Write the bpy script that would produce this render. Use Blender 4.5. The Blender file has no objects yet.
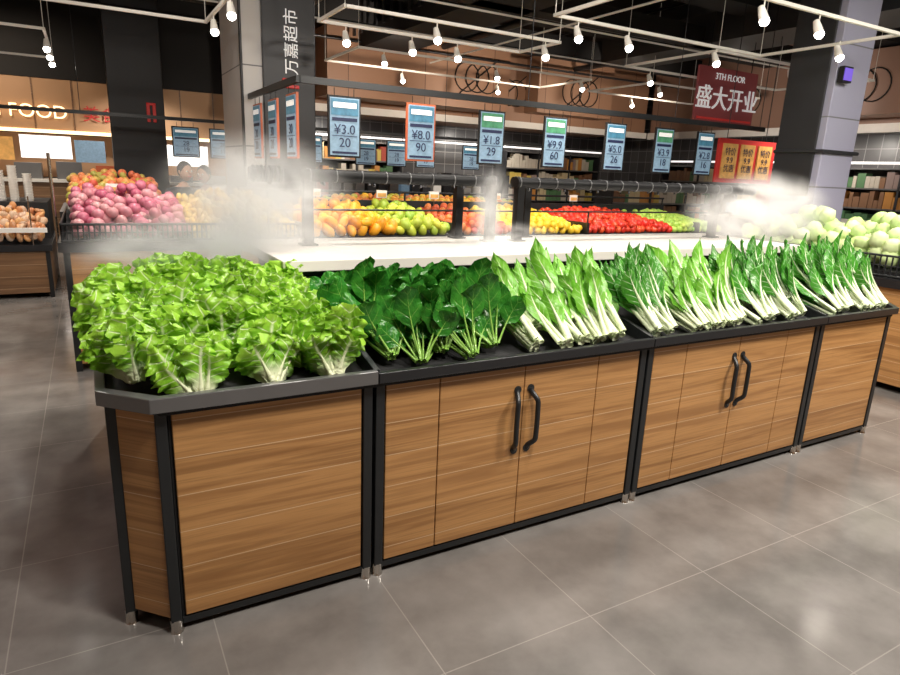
import bpy, bmesh, math, random
from math import sin, cos, pi, radians
from mathutils import Vector, Matrix, Euler
import numpy as np
random.seed(7)
S = bpy.context.scene
try:
    S.view_settings.view_transform = 'Standard'
    S.view_settings.look = 'None'
    S.cycles.volume_bounces = 2
except Exception: pass
COL = S.collection

# ---------------------------------------------------------------- materials
def nmat(name):
    m = bpy.data.materials.new(name); m.use_nodes = True
    nt = m.node_tree; b = nt.nodes['Principled BSDF']
    return m, nt, b
def pm(name, col, rough=.5, metal=0, emis=None, es=0, spec=.5, var=0.06, vs=12):
    m, nt, b = nmat(name)
    b.inputs['Roughness'].default_value = rough
    b.inputs['Metallic'].default_value = metal
    b.inputs['Specular IOR Level'].default_value = spec
    if emis is not None:
        b.inputs['Emission Color'].default_value = (*emis, 1)
        b.inputs['Emission Strength'].default_value = es
    if var > 0:
        tc = nt.nodes.new('ShaderNodeTexCoord'); n = nt.nodes.new('ShaderNodeTexNoise')
        n.inputs['Scale'].default_value = vs
        nt.links.new(tc.outputs['Object'], n.inputs['Vector'])
        mx = nt.nodes.new('ShaderNodeMix'); mx.data_type = 'RGBA'
        mx.inputs['A'].default_value = (*[c*(1-var) for c in col], 1)
        mx.inputs['B'].default_value = (*[min(1, c*(1+var)) for c in col], 1)
        nt.links.new(n.outputs['Fac'], mx.inputs['Factor'])
        nt.links.new(mx.outputs['Result'], b.inputs['Base Color'])
    else:
        b.inputs['Base Color'].default_value = (*col, 1)
    return m
class NB:
    def __init__(s, nt): s.nt = nt
    def n(s, t, **k):
        x = s.nt.nodes.new(t)
        for a, v in k.items(): setattr(x, a, v)
        return x
    def L(s, a, b): s.nt.links.new(a, b)
    def math(s, op, a, b=None, c=None, clamp=False):
        x = s.nt.nodes.new('ShaderNodeMath'); x.operation = op; x.use_clamp = clamp
        for i, v in enumerate((a, b, c)):
            if v is None: continue
            if isinstance(v, (int, float)): x.inputs[i].default_value = v
            else: s.L(v, x.inputs[i])
        return x.outputs[0]
    def mix(s, f, a, b):
        x = s.nt.nodes.new('ShaderNodeMix'); x.data_type = 'RGBA'
        for nm, v in (('Factor', f), ('A', a), ('B', b)):
            if isinstance(v, (int, float)): x.inputs[nm].default_value = v
            elif isinstance(v, tuple): x.inputs[nm].default_value = (*v, 1)
            else: s.L(v, x.inputs[nm])
        return x.outputs['Result']
    def sstep(s, v, a, b):
        x = s.nt.nodes.new('ShaderNodeMapRange'); x.interpolation_type = 'SMOOTHSTEP'
        s.L(v, x.inputs['Value']); x.inputs['From Min'].default_value = a; x.inputs['From Max'].default_value = b
        return x.outputs['Result']

def wood(name, axis, base=(.50, .262, .097), dark=(.29, .135, .046), plank=.135):
    m, nt, b = nmat(name); N = NB(nt)
    tc = N.n('ShaderNodeTexCoord'); sep = N.n('ShaderNodeSeparateXYZ'); N.L(tc.outputs['Object'], sep.inputs[0])
    zz = N.math('DIVIDE', N.math('ADD', sep.outputs['Z'], .02), plank)
    pid = N.math('FLOOR', zz); fr = N.math('FRACT', zz)
    al = sep.outputs['X'] if axis == 'x' else sep.outputs['Y']
    def vec(sx, sz):
        cmb = N.n('ShaderNodeCombineXYZ')
        N.L(N.math('ADD', N.math('MULTIPLY', al, sx), N.math('MULTIPLY', pid, 7.3)), cmb.inputs[0])
        N.L(N.math('MULTIPLY', sep.outputs['Z'], sz), cmb.inputs[1]); N.L(N.math('MULTIPLY', pid, 3.1), cmb.inputs[2])
        return cmb.outputs[0]
    n1 = N.n('ShaderNodeTexNoise'); n1.inputs['Scale'].default_value = 1.0; n1.inputs['Detail'].default_value = 6
    n1.inputs['Distortion'].default_value = 1.4; N.L(vec(.9, 20), n1.inputs['Vector'])
    n2 = N.n('ShaderNodeTexNoise'); n2.inputs['Scale'].default_value = 1.0; n2.inputs['Detail'].default_value = 5
    N.L(vec(4, 190), n2.inputs['Vector'])
    c = N.mix(N.sstep(n1.outputs['Fac'], .31, .62), dark, base)
    c = N.mix(N.math('MULTIPLY', N.sstep(n2.outputs['Fac'], .46, .70), .6), c, tuple(x*.56 for x in base))
    wn = N.n('ShaderNodeTexWhiteNoise', noise_dimensions='1D'); N.L(pid, wn.inputs['W'])
    c = N.mix(N.math('MULTIPLY', wn.outputs['Value'], .22), c, tuple(min(1, x*1.25) for x in base))
    line = N.math('LESS_THAN', fr, .022)
    c = N.mix(N.math('MULTIPLY', line, .6), c, (.76, .58, .38))
    N.L(c, b.inputs['Base Color'])
    b.inputs['Roughness'].default_value = .38
    return m

def leafmat(name, blade, blade2, pale, stemend, stemw=.08, vein=.35, rough=.42, trans=.28, veinf=7, edge=None, noisy=22, bumps=.35):
    m, nt, b = nmat(name); N = NB(nt)
    uv = N.n('ShaderNodeUVMap'); sep = N.n('ShaderNodeSeparateXYZ'); N.L(uv.outputs[0], sep.inputs[0])
    t = sep.outputs['X']; s = N.math('ABSOLUTE', N.math('MULTIPLY_ADD', sep.outputs['Y'], 2, -1))
    tc = N.n('ShaderNodeTexCoord'); no = N.n('ShaderNodeTexNoise'); no.inputs['Scale'].default_value = noisy
    no.inputs['Detail'].default_value = 3
    N.L(tc.outputs['Object'], no.inputs['Vector'])
    c = N.mix(N.sstep(no.outputs['Fac'], .35, .65), blade, blade2)
    oi = N.n('ShaderNodeObjectInfo'); c = N.mix(N.math('MULTIPLY', oi.outputs['Random'], .30), c, tuple(min(1, x*1.4) for x in blade2))
    if edge: c = N.mix(N.math('MULTIPLY', N.sstep(t, .55, 1.0), .75), c, edge)
    v = N.math('SINE', N.math('MULTIPLY', N.math('SUBTRACT', t, N.math('MULTIPLY', s, .18)), veinf*2*pi))
    vf = N.math('MULTIPLY', N.math('MULTIPLY', N.sstep(v, .84, 1.0), vein), N.math('SUBTRACT', 1, N.sstep(s, .5, .95)))
    c = N.mix(vf, c, pale)
    rib = N.math('SUBTRACT', 1, N.sstep(N.math('ADD', s, N.math('MULTIPLY', t, stemw*.6)), stemw*.5, stemw*1.3))
    rib = N.math('MULTIPLY', rib, N.math('SUBTRACT', 1, N.sstep(t, .75, 1.0)))
    c = N.mix(N.math('MULTIPLY', rib, .85), c, pale)
    base = N.math('SUBTRACT', 1, N.sstep(N.math('ADD', t, N.math('MULTIPLY', s, .12)), stemend*.4, stemend*1.3))
    c = N.mix(base, c, pale)
    N.L(c, b.inputs['Base Color']); b.inputs['Roughness'].default_value = rough
    b.inputs['Specular IOR Level'].default_value = .45
    bp = N.n('ShaderNodeBump'); bp.inputs['Strength'].default_value = bumps; bp.inputs['Distance'].default_value = .006
    no2 = N.n('ShaderNodeTexNoise'); no2.inputs['Scale'].default_value = 75; N.L(tc.outputs['Object'], no2.inputs['Vector'])
    N.L(N.math('ADD', N.math('MULTIPLY', vf, -1.2), no2.outputs['Fac']), bp.inputs['Height']); N.L(bp.outputs[0], b.inputs['Normal'])
    tr = N.n('ShaderNodeBsdfTranslucent'); N.L(c, tr.inputs['Color'])
    ms = N.n('ShaderNodeMixShader'); ms.inputs[0].default_value = trans
    N.L(b.outputs[0], ms.inputs[1]); N.L(tr.outputs[0], ms.inputs[2])
    N.L(ms.outputs[0], nt.nodes['Material Output'].inputs['Surface'])
    return m

def fruitmat(name, cols, rough=.4):
    m, nt, b = nmat(name); N = NB(nt)
    g = N.n('ShaderNodeNewGeometry'); r = N.n('ShaderNodeValToRGB')
    el = r.color_ramp.elements
    while len(el) < len(cols): el.new(.5)
    for i, c in enumerate(cols):
        el[i].position = i/max(1, len(cols)-1); el[i].color = (*c, 1)
    N.L(g.outputs['Random Per Island'], r.inputs[0])
    tc = N.n('ShaderNodeTexCoord'); no = N.n('ShaderNodeTexNoise'); no.inputs['Scale'].default_value = 25
    N.L(tc.outputs['Object'], no.inputs['Vector'])
    c = N.mix(N.math('MULTIPLY', no.outputs['Fac'], .35), r.outputs[0], tuple(min(1, x*1.3+.05) for x in cols[0]))
    N.L(c, b.inputs['Base Color']); b.inputs['Roughness'].default_value = rough
    return m

def floor_mat():
    m, nt, b = nmat('floor_tile'); N = NB(nt)
    tc = N.n('ShaderNodeTexCoord'); sep = N.n('ShaderNodeSeparateXYZ'); N.L(tc.outputs['Object'], sep.inputs[0])
    T = .627
    ux = N.math('DIVIDE', N.math('ADD', sep.outputs['X'], 20*T-.255), T)
    uy = N.math('DIVIDE', N.math('ADD', sep.outputs['Y'], 20*T-.228), T)
    fx = N.math('FRACT', ux); fy = N.math('FRACT', uy)
    gx = N.math('LESS_THAN', fx, .007); gy = N.math('LESS_THAN', fy, .007)
    g = N.math('MAXIMUM', gx, gy)
    cm = N.n('ShaderNodeCombineXYZ'); N.L(N.math('FLOOR', ux), cm.inputs[0]); N.L(N.math('FLOOR', uy), cm.inputs[1])
    wn = N.n('ShaderNodeTexWhiteNoise', noise_dimensions='2D'); N.L(cm.outputs[0], wn.inputs['Vector'])
    n = N.n('ShaderNodeTexNoise'); n.inputs['Scale'].default_value = 2.6; n.inputs['Detail'].default_value = 8; n.inputs['Roughness'].default_value = .58
    N.L(tc.outputs['Object'], n.inputs['Vector'])
    c = N.mix(N.sstep(n.outputs['Fac'], .2, .8), (.130, .120, .113), (.265, .248, .235))
    c = N.mix(N.math('MULTIPLY', wn.outputs['Value'], .25), c, (.150, .138, .130))
    c = N.mix(N.math('MULTIPLY', g, .42), c, (.42, .39, .36))
    N.L(c, b.inputs['Base Color'])
    N.L(N.math('MULTIPLY_ADD', n.outputs['Fac'], .18, .08), b.inputs['Roughness'])
    bp = N.n('ShaderNodeBump'); bp.inputs['Strength'].default_value = .10; bp.inputs['Distance'].default_value = .003
    N.L(N.math('SUBTRACT', n.outputs['Fac'], g), bp.inputs['Height']); N.L(bp.outputs[0], b.inputs['Normal'])
    return m
def panelmat(name, c1, c2, w, h, seam, axis='x', rough=.5):
    m, nt, b = nmat(name); N = NB(nt)
    tc = N.n('ShaderNodeTexCoord'); sep = N.n('ShaderNodeSeparateXYZ'); N.L(tc.outputs['Object'], sep.inputs[0])
    a = N.math('DIVIDE', N.math('ADD', sep.outputs['X' if axis == 'x' else 'Y'], 50), w)
    z = N.math('DIVIDE', sep.outputs['Z'], h)
    g = N.math('MAXIMUM', N.math('LESS_THAN', N.math('FRACT', a), .03/w*.5), N.math('LESS_THAN', N.math('FRACT', z), .03/h*.5))
    cm = N.n('ShaderNodeCombineXYZ'); N.L(N.math('FLOOR', a), cm.inputs[0]); N.L(N.math('FLOOR', z), cm.inputs[1])
    wn = N.n('ShaderNodeTexWhiteNoise', noise_dimensions='2D'); N.L(cm.outputs[0], wn.inputs['Vector'])
    c = N.mix(wn.outputs['Value'], c1, c2); c = N.mix(g, c, seam)
    N.L(c, b.inputs['Base Color']); b.inputs['Roughness'].default_value = rough
    return m

M = {}
M['woodx'] = wood('oak_panel_x', 'x'); M['woody'] = wood('oak_panel_y', 'y')
M['woodd'] = wood('walnut_panel_x', 'x', (.24, .13, .065), (.14, .075, .04))
M['black'] = pm('black_powder_coat', (.014, .016, .018), .38)
M['railb'] = pm('black_rail_rubber', (.008, .008, .009), .5, spec=.25)
M['blackm'] = pm('black_matte', (.010, .010, .011), .75)
M['char'] = pm('charcoal_metal', (.035, .036, .04), .30, .5)
M['rim'] = pm('grey_steel_rim', (.20, .20, .205), .30, .6)
M['chrome'] = pm('chrome_foot', (.65, .62, .58), .2, 1)
M['white'] = pm('white_laminate', (.68, .65, .60), .35)
M['whitep'] = pm('white_paint', (.82, .80, .76), .5)
M['trackw'] = pm('track_white_enamel', (.75, .72, .66), .5, emis=(1, .9, .75), es=.08, var=0)  # faint emission stands in for light falling on the white track bars
M['floor'] = floor_mat()
M['ceil'] = pm('black_ceiling', (.010, .011, .013), .9, vs=1.5, var=.3)
M['grey'] = panelmat('grey_cladding', (.50, .49, .48), (.56, .55, .54), 3, .9, (.15, .15, .16))
M['greyl'] = panelmat('lilac_grey_cladding', (.38, .38, .50), (.43, .43, .56), 3, .8, (.2, .2, .22))
M['dark'] = pm('dark_graphite', (.030, .031, .035), .45)
M['brown'] = panelmat('brown_bulkhead_x', (.38, .215, .135), (.31, .17, .105), 1.6, 6, (.12, .06, .04))
M['browny'] = panelmat('brown_bulkhead_y', (.32, .19, .14), (.27, .16, .115), 1.6, 6, (.10, .06, .04), 'y')
M['tile'] = panelmat('dark_wall_tile', (.10, .10, .105), (.14, .14, .145), .3, .3, (.35, .35, .35), 'x', .3)
M['tiley'] = panelmat('dark_wall_tile_y', (.10, .10, .105), (.14, .14, .145), .3, .3, (.35, .35, .35), 'y', .3)
M['wallw'] = pm('warm_wall', (.52, .31, .17), .6, vs=2)
M['glowW'] = pm('warm_sign_light', (1, .8, .5), .5, emis=(1, .72, .40), es=2.2, var=0)
M['glowC'] = pm('cool_light_panel', (1, 1, 1), .5, emis=(1, .95, .92), es=1.1, var=0)
M['lamp'] = pm('lamp_face', (1, 1, 1), .5, emis=(1, .95, .86), es=18, var=0)
M['red'] = pm('red_sign', (.50, .03, .03), .4, emis=(.8, .05, .04), es=.15, var=0)
M['amber'] = pm('amber_board', (.60, .32, .09), .4, emis=(.9, .5, .15), es=.15, var=.5, vs=14)
M['maroon'] = pm('maroon_sign', (.22, .045, .05), .5, emis=(.4, .08, .08), es=.10, var=0)
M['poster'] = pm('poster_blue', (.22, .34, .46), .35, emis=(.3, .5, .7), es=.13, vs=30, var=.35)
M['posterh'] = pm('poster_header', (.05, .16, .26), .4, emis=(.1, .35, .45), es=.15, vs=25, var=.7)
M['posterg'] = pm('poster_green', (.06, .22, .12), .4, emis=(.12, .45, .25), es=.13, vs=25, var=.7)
M['orange'] = pm('orange_edge', (.50, .12, .05), .4)
M['ink'] = pm('dark_ink', (.012, .02, .07), .5, var=0)
M['textw'] = pm('white_letter', (.9, .9, .88), .5, emis=(1, 1, 1), es=.3, var=0)
M['screen'] = pm('screen', (.05, .03, .2), .3, emis=(.22, .12, .75), es=.8, var=0)
M['lettuce'] = leafmat('lettuce_leaf', (.13, .37, .016), (.25, .54, .03), (.86, .91, .64), .42, .15, .6, .32, .26, 6, (.40, .68, .07), noisy=26, bumps=.5)
M['spinach'] = leafmat('spinach_leaf', (.018, .13, .014), (.038, .20, .020), (.26, .48, .09), .36, .03, .22, .22, .12, 6, bumps=.6)
M['choy'] = leafmat('choy_leaf', (.11, .34, .022), (.18, .45, .045), (.80, .88, .60), .37, .12, .3, .32, .22, 9)
M['choyd'] = leafmat('dark_choy_leaf', (.028, .17, .014), (.065, .26, .026), (.80, .88, .62), .37, .08, .35, .26, .2, 9, bumps=.5)

# ---------------------------------------------------------------- mesh builder
class MB:
    def __init__(s): s.v = []; s.f = []; s.m = []; s.mats = []; s.uv = []; s.sm = []
    def mi(s, mat):
        mat = M[mat] if isinstance(mat, str) else mat
        if mat not in s.mats: s.mats.append(mat)
        return s.mats.index(mat)
    def add(s, vs, fs, mat, smooth=False, uvs=None):
        o = len(s.v); s.v += [tuple(v) for v in vs]
        s.uv += (uvs if uvs else [(0, 0)]*len(vs))
        k = s.mi(mat)
        for f in fs: s.f.append(tuple(o+i for i in f)); s.m.append(k); s.sm.append(smooth)
    def box(s, x0, x1, y0, y1, z0, z1, mat):
        vs = [(x, y, z) for z in (z0, z1) for y in (y0, y1) for x in (x0, x1)]
        s.add(vs, [(0, 2, 3, 1), (4, 5, 7, 6), (0, 1, 5, 4), (2, 6, 7, 3), (0, 4, 6, 2), (1, 3, 7, 5)], mat)
    def prism(s, poly, z0, z1, mat):
        n = len(poly); vs = [(p[0], p[1], z0) for p in poly]+[(p[0], p[1], z1) for p in poly]
        fs = [tuple(range(n-1, -1, -1)), tuple(range(n, 2*n))]+[(i, (i+1) % n, n+(i+1) % n, n+i) for i in range(n)]
        s.add(vs, fs, mat)
    def tube(s, pts, r, mat, n=8, cap=True):
        pts = [Vector(p) for p in pts]; rs = r if isinstance(r, (list, tuple)) else [r]*len(pts)
        vs = []; fs = []; a = None
        for i, p in enumerate(pts):
            d = (pts[min(i+1, len(pts)-1)]-pts[max(i-1, 0)]).normalized()
            if a is None:
                a = d.cross(Vector((0, 0, 1)))
                if a.length < .2: a = d.cross(Vector((1, 0, 0)))
            else: a = a-d*a.dot(d)
            a.normalize(); b = d.cross(a)
            for k in range(n):
                an = 2*pi*k/n; vs.append(p+(a*cos(an)+b*sin(an))*rs[i])
        for i in range(len(pts)-1):
            for k in range(n):
                fs.append((i*n+k, i*n+(k+1) % n, (i+1)*n+(k+1) % n, (i+1)*n+k))
        s.add(vs, fs, mat, True)
        if cap:
            s.add([vs[k] for k in range(n)], [tuple(range(n))], mat); s.add([vs[-n+k] for k in range(n)], [tuple(range(n))], mat)
    def ring(s, c, R, r, axis, mat, n=14, k=6):
        vs = []; fs = []
        for i in range(n):
            a = 2*pi*i/n
            for j in range(k):
                b = 2*pi*j/k; rr = R+r*cos(b); p = (rr*cos(a), rr*sin(a), r*sin(b))
                if axis == 'x': p = (p[2], p[0], p[1])
                elif axis == 'y': p = (p[0], p[2], p[1])
                vs.append((c[0]+p[0], c[1]+p[1], c[2]+p[2]))
        for i in range(n):
            for j in range(k):
                fs.append((i*k+j, ((i+1) % n)*k+j, ((i+1) % n)*k+(j+1) % k, i*k+(j+1) % k))
        s.add(vs, fs, mat, True)
    def ico(s, c, rad, mat, sub=2, scale=(1, 1, 1), rot=None, fn=None):
        V, F = ICO[sub]
        R = rot or Matrix.Identity(3); vs = []
        for v in V:
            q = v*rad*(fn(v) if fn else 1)
            q = Vector((q.x*scale[0], q.y*scale[1], q.z*scale[2])); q = R @ q
            vs.append((c[0]+q.x, c[1]+q.y, c[2]+q.z))
        s.add(vs, F, mat, True)
    def obj(s, name, parent=None, bevel=0, link=True):
        me = bpy.data.meshes.new(name); me.from_pydata(s.v, [], s.f)
        for m in s.mats: me.materials.append(m)
        me.polygons.foreach_set('material_index', s.m); me.polygons.foreach_set('use_smooth', s.sm)
        uvl = me.uv_layers.new(name='UVMap')
        li = np.empty(len(me.loops), dtype=np.int32); me.loops.foreach_get('vertex_index', li)
        uvl.data.foreach_set('uv', np.array(s.uv, dtype=np.float32)[li].ravel())
        me.update()
        if not link: return me
        o = bpy.data.objects.new(name, me); COL.objects.link(o)
        if parent: o.parent = parent
        if bevel:
            b = o.modifiers.new('bevel', 'BEVEL'); b.width = bevel; b.segments = 2; b.limit_method = 'ANGLE'
        return o
ICO = {}
for sb in (1, 2, 3, 4):
    bm = bmesh.new(); bmesh.ops.create_icosphere(bm, subdivisions=sb, radius=1)
    bm.verts.index_update()
    ICO[sb] = ([v.co.copy() for v in bm.verts], [tuple(v.index for v in f.verts) for f in bm.faces]); bm.free()
def rrot():
    return Euler((random.uniform(0, 6), random.uniform(0, 6), random.uniform(0, 6))).to_matrix()
def text(name, body, loc, size, mat, parent=None, rot=(pi/2, 0, 0), ext=.004, align='CENTER'):
    c = bpy.data.curves.new(name, 'FONT'); c.body = body; c.size = size; c.extrude = ext
    c.align_x = align; c.align_y = 'CENTER'; c.materials.append(M[mat])
    o = bpy.data.objects.new(name, c); COL.objects.link(o); o.location = loc; o.rotation_euler = rot
    if parent: o.parent = parent
    return o
def empty(name):
    o = bpy.data.objects.new(name, None); COL.objects.link(o); return o

# ---------------------------------------------------------------- room
X0, X1, Y0, Y1, H = -6, 14, -4, 15, 4.6
mb = MB(); mb.box(X0, X1, Y0, Y1, -.1, 0, 'floor'); mb.obj('floor')
mb = MB(); mb.box(X0, X1, Y0, Y1, H, H+.1, 'ceil'); mb.obj('ceiling')
mb = MB(); mb.box(X0, X1, Y1, Y1+.1, 0, H, 'tile'); mb.obj('wall_back')
mb = MB(); mb.box(X1, X1+.1, Y0, Y1, 0, H, 'tiley'); mb.obj('wall_right')
mb = MB(); mb.box(X0-.1, X0, Y0, Y1, 0, H, 'wallw'); mb.obj('wall_left')
mb = MB(); mb.box(X0, X1, Y0-.1, Y0, 0, H, 'wallw'); mb.obj('wall_front')
mb = MB()
mb.box(3.05, 12.9, 12.7, 14.99, 2.75, H-.01, 'brown'); mb.box(3.05, 12.9, 12.62, 12.7, 2.66, 2.80, 'whitep')
mb.box(4.0, 8.0, 11.9, 12.7, 2.9, 4.1, 'brown')
mb.box(9.0, 11.2, 12.2, 12.7, 3.0, 4.2, 'brown')
mb.obj('bulkhead_back')
mb = MB()
mb.box(13.0, 13.99, 2, 12.6, 2.75, H-.01, 'browny'); mb.box(12.92, 13.0, 2, 12.6, 2.64, 2.80, 'whitep')
mb.box(12.3, 13.0, 5.8, 8.3, 2.9, 4.0, 'browny')
mb.obj('bulkhead_right')
mb = MB()
mb.box(-5.9, 3.0, 14.25, 14.99, 2.05, 2.95, 'wallw'); mb.box(-5.9, 3.0, 14.2, 14.99, 2.95, H-.01, 'blackm')
mb.box(-5.9, 2.9, 14.22, 14.25, 2.0, 2.06, 'glowW')
for i in range(14): mb.box(-5.7+i*.62, -5.68+i*.62, 14.235, 14.25, 2.06, 2.95, 'woodd')
fas = mb.obj('kitchen_fascia')
text('sign_letters', 'FRESH FOOD', (-1.15, 14.18, 2.36), .32, 'glowW', fas)
text('sign_letters_orange', '美食区', (.48, 14.18, 2.36), .30, 'red', fas)

mb = MB()
for y in (6.5, 9.0, 11.2): mb.box(-5.5, 13.5, y, y+.5, 4.05, 4.4, 'blackm')
for x in (-1, 3.2, 6.4, 10): mb.tube([(x, -3, 4.0), (x, 12.5, 4.0)], .06, 'dark', 8)
mb.box(4.6, 5.5, 2, 11.8, 3.75, 4.05, 'blackm')
mb.box(8.8, 9.8, 1, 10, 3.75, 4.2, 'dark'); mb.box(-3.2, -2.4, 1, 12, 3.7, 4.1, 'dark')
mb.box(2.8, 13.5, 7.6, 7.9, 3.75, 4.0, 'blackm'); mb.box(.2, 7.4, 5.0, 5.3, 3.8, 4.05, 'blackm')
for i in range(30): mb.box(4.4, 4.43, 2+i*.33, 2.1+i*.33, 3.9, 4.55, 'char')
for y in (5.6, 8.2, 10.4, 11.8): mb.tube([(-5, y, 3.85), (13.5, y, 3.85)], .025, 'char', 6)
for i in range(16): mb.box(-5+i*1.15, -4.96+i*1.15, 2, 11.8, 4.42, 4.46, 'char')
mb.obj('ceiling_ductwork')
mb = MB()
mb.box(-1.2, -.55, 9.0, 9.6, 3.35, 3.55, 'whitep'); mb.tube([(-.9, 9.3, 3.55), (-.9, 9.3, 4.6)], .01, 'char')
mb.tube([(-5, 9.3, 3.6), (13, 9.3, 3.6)], .014, 'trackw', 6); mb.tube([(-5, 7.5, 3.6), (13, 7.5, 3.6)], .014, 'trackw', 6)
mb.tube([(5.9, 1, 3.6), (5.9, 11.5, 3.6)], .014, 'trackw', 6)
mb.obj('ceiling_cable_tray')

# ---------------------------------------------------------------- columns
def column(x0, x1, y0, y1, mat, extra=None):
    mb = MB(); mb.box(x0, x1, y0, y1, 0, H-.005, mat)
    mb.box(x0-.02, x1+.02, y0-.02, y1+.02, 0, .12, 'dark')
    if extra: extra(mb)
    return mb.obj('structural_column', bevel=.01)
def e1(mb):
    mb.box(1.90, 2.52, 7.95, 8.0, .8, H-.01, 'dark'); mb.box(1.655, 1.68, 7.99, 8.06, .1, H-.01, 'dark')
    mb.box(2.16, 2.32, 7.93, 7.95, 2.56, 2.60, 'red'); mb.box(2.16, 2.32, 7.93, 7.95, 2.49, 2.53, 'red'); mb.box(2.12, 2.16, 7.93, 7.95, 2.49, 2.60, 'red')
c1 = column(1.66, 2.5, 8.0, 9.2, 'grey', e1)
text('column_letters', '万嘉超市', (2.24, 7.935, 3.0), .18, 'textw', c1, rot=(pi/2, -pi/2, 0))
def e2(mb):
    mb.box(.41, 1.22, 11.96, 12.0, 0, H-.01, 'dark')
    mb.box(.95, 1.0, 11.93, 11.96, 2.2, 2.5, 'red'); mb.box(1.04, 1.09, 11.93, 11.96, 2.2, 2.5, 'red'); mb.box(.95, 1.09, 11.93, 11.96, 2.46, 2.5, 'red')
c2 = column(.43, 1.2, 12, 12.8, 'dark', e2)
def e3(mb):
    mb.box(7.57, 7.60, 4.70, 5.2, 1.5, H-.01, 'dark'); mb.box(7.55, 8.30, 4.58, 5.22, 2.0, 2.04, 'dark')
c3 = column(7.6, 8.25, 4.62, 5.2, 'greyl', e3)
mb = MB(); mb.box(7.60, 7.78, 4.54, 4.60, 2.78, 2.95, 'blackm'); mb.box(7.615, 7.765, 4.53, 4.54, 2.80, 2.93, 'screen')
mb.obj('wall_monitor')

# ---------------------------------------------------------------- main display counter
FY = 2.07
mb = MB()
WX, ZT = 4.6, .83
mb.prism([(.16, 2.10), (WX-.16, 2.10), (WX-.04, 2.22), (WX-.04, 4.2), (.04, 4.2), (.04, 2.22)], .10, .80, 'blackm')
def post(x, y, w=.036, z1=ZT):
    mb.box(x-w/2, x+w/2, y-w/2, y+w/2, .045, z1, 'black')
    mb.tube([(x, y, 0), (x, y, .012), (x, y, .05)], [.024, .021, .021], 'chrome', 12)
for x in (.135, .842, .892, 2.262, 2.312, 3.677, 3.727, 4.455): post(x, FY+.012)
for y in (2.205, 3.12, 3.17, 4.22): post(.0, y); post(WX, y)
for x in (.135, .892, 2.262, 3.7, 4.455): post(x, 4.25)
def panels(xs, y=FY, z0=.05, z1=.828):
    for a, b in xs: mb.box(a+.002, b-.002, y, y+.02, z0+.01, z1, 'woodx')
panels([(.165, .82)])
panels([(.915, 1.15), (1.15, 1.565), (1.565, 1.98), (1.98, 2.24)])
panels([(2.335, 2.57), (2.57, 2.985), (2.985, 3.40), (3.40, 3.655)])
panels([(3.75, 4.435)])
for a, b in ((.155, .83), (.91, 2.245), (2.33, 3.66), (3.745, 4.44)):
    mb.box(a, b, FY+.004, FY+.024, .025, .052, 'black')
    mb.box(a, b, FY+.012, FY+.03, .05, .82, 'blackm')
for sx in (0, 1):
    def X(x): return x if not sx else WX-x
    pl = [(X(.117), 2.075), (X(.012), 2.182), (X(.026), 2.196), (X(.131), 2.089)]
    if sx: pl = pl[::-1]
    mb.prism(pl, .06, .828, 'woodx')
for x in (-.012, WX-.008):
    mb.box(x, x+.02, 2.225, 3.10, .06, .828, 'woody'); mb.box(x, x+.02, 3.19, 4.2, .06, .828, 'woody')
mb.box(.1, 4.4, 4.23, 4.25, .06, .828, 'woodx')
def rim(poly, z0, z1, mat): mb.prism(poly, z0, z1, mat)
o = .04
R0z, R1z, R2z = .835, .885, .875
rim([(.125-.02, FY-o), (.868, FY-o), (.868, FY-o+.03), (.137, FY-o+.03), (-o+.03, 2.20), (-o+.03, 4.28), (-o, 4.28), (-o, 2.18)], R0z, R1z, 'rim')
rim([(.872, FY-o), (2.285, FY-o), (2.285, FY-o+.03), (.872, FY-o+.03)], R0z, R2z, 'char')
rim([(2.289, FY-o), (3.70, FY-o), (3.70, FY-o+.03), (2.289, FY-o+.03)], R0z, R2z, 'char')
rim([(3.704, FY-o), (4.48, FY-o), (WX+o, 2.17), (WX+o, 4.28), (WX+o-.03, 4.28), (WX+o-.03, 2.19), (4.465, FY-o+.03), (3.704, FY-o+.03)], R0z, R2z, 'char')
mb.box(-o, WX+o, 4.25, 4.28, R0z, .88, 'char')
def slab(x0, x1, y0, z0, y1, z1, t, mat):
    vs = [(x, y, z) for (y, z) in ((y0, z0), (y1, z1)) for x in (x0, x1)]+[(x, y, z-t) for (y, z) in ((y0, z0), (y1, z1)) for x in (x0, x1)]
    mb.add(vs, [(0, 1, 3, 2), (4, 6, 7, 5), (0, 4, 5, 1), (2, 3, 7, 6), (0, 2, 6, 4), (1, 5, 7, 3)], mat)
mb.prism([(.137, FY-.015), (4.465, FY-.015), (WX+.01, 2.20), (WX+.01, 4.25), (-.01, 4.25), (-.01, 2.20)], .815, .835, 'blackm')
for a, b in ((.15, .86), (.88, 2.275), (2.295, 3.69), (3.71, 4.45)):
    slab(a, b, 2.10, .84, 2.86, .98, .015, 'blackm')
slab(.0, .86, 2.86, .98, 3.4, 1.0, .015, 'blackm')
for x in (.87, 2.285, 3.70):
    vs = [(x+d, y, z) for d in (-.012, .012) for y, z in ((2.05, .83), (2.86, .83), (2.86, 1.08), (2.05, .885))]
    mb.add(vs, [(0, 1, 2, 3), (7, 6, 5, 4), (0, 4, 5, 1), (1, 5, 6, 2), (2, 6, 7, 3), (3, 7, 4, 0)], 'black')
mb.box(.80, 4.50, 2.88, 3.60, .83, 1.135, 'black')
for i in range(5): mb.box(.82, 4.48, 2.855, 2.885, 1.0+i*.028, 1.014+i*.028, 'char')
mb.box(.73, 4.56, 2.80, 3.70, 1.135, 1.185, 'white')
counter = mb.obj('produce_display_counter', bevel=.003)
mb = MB()
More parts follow.
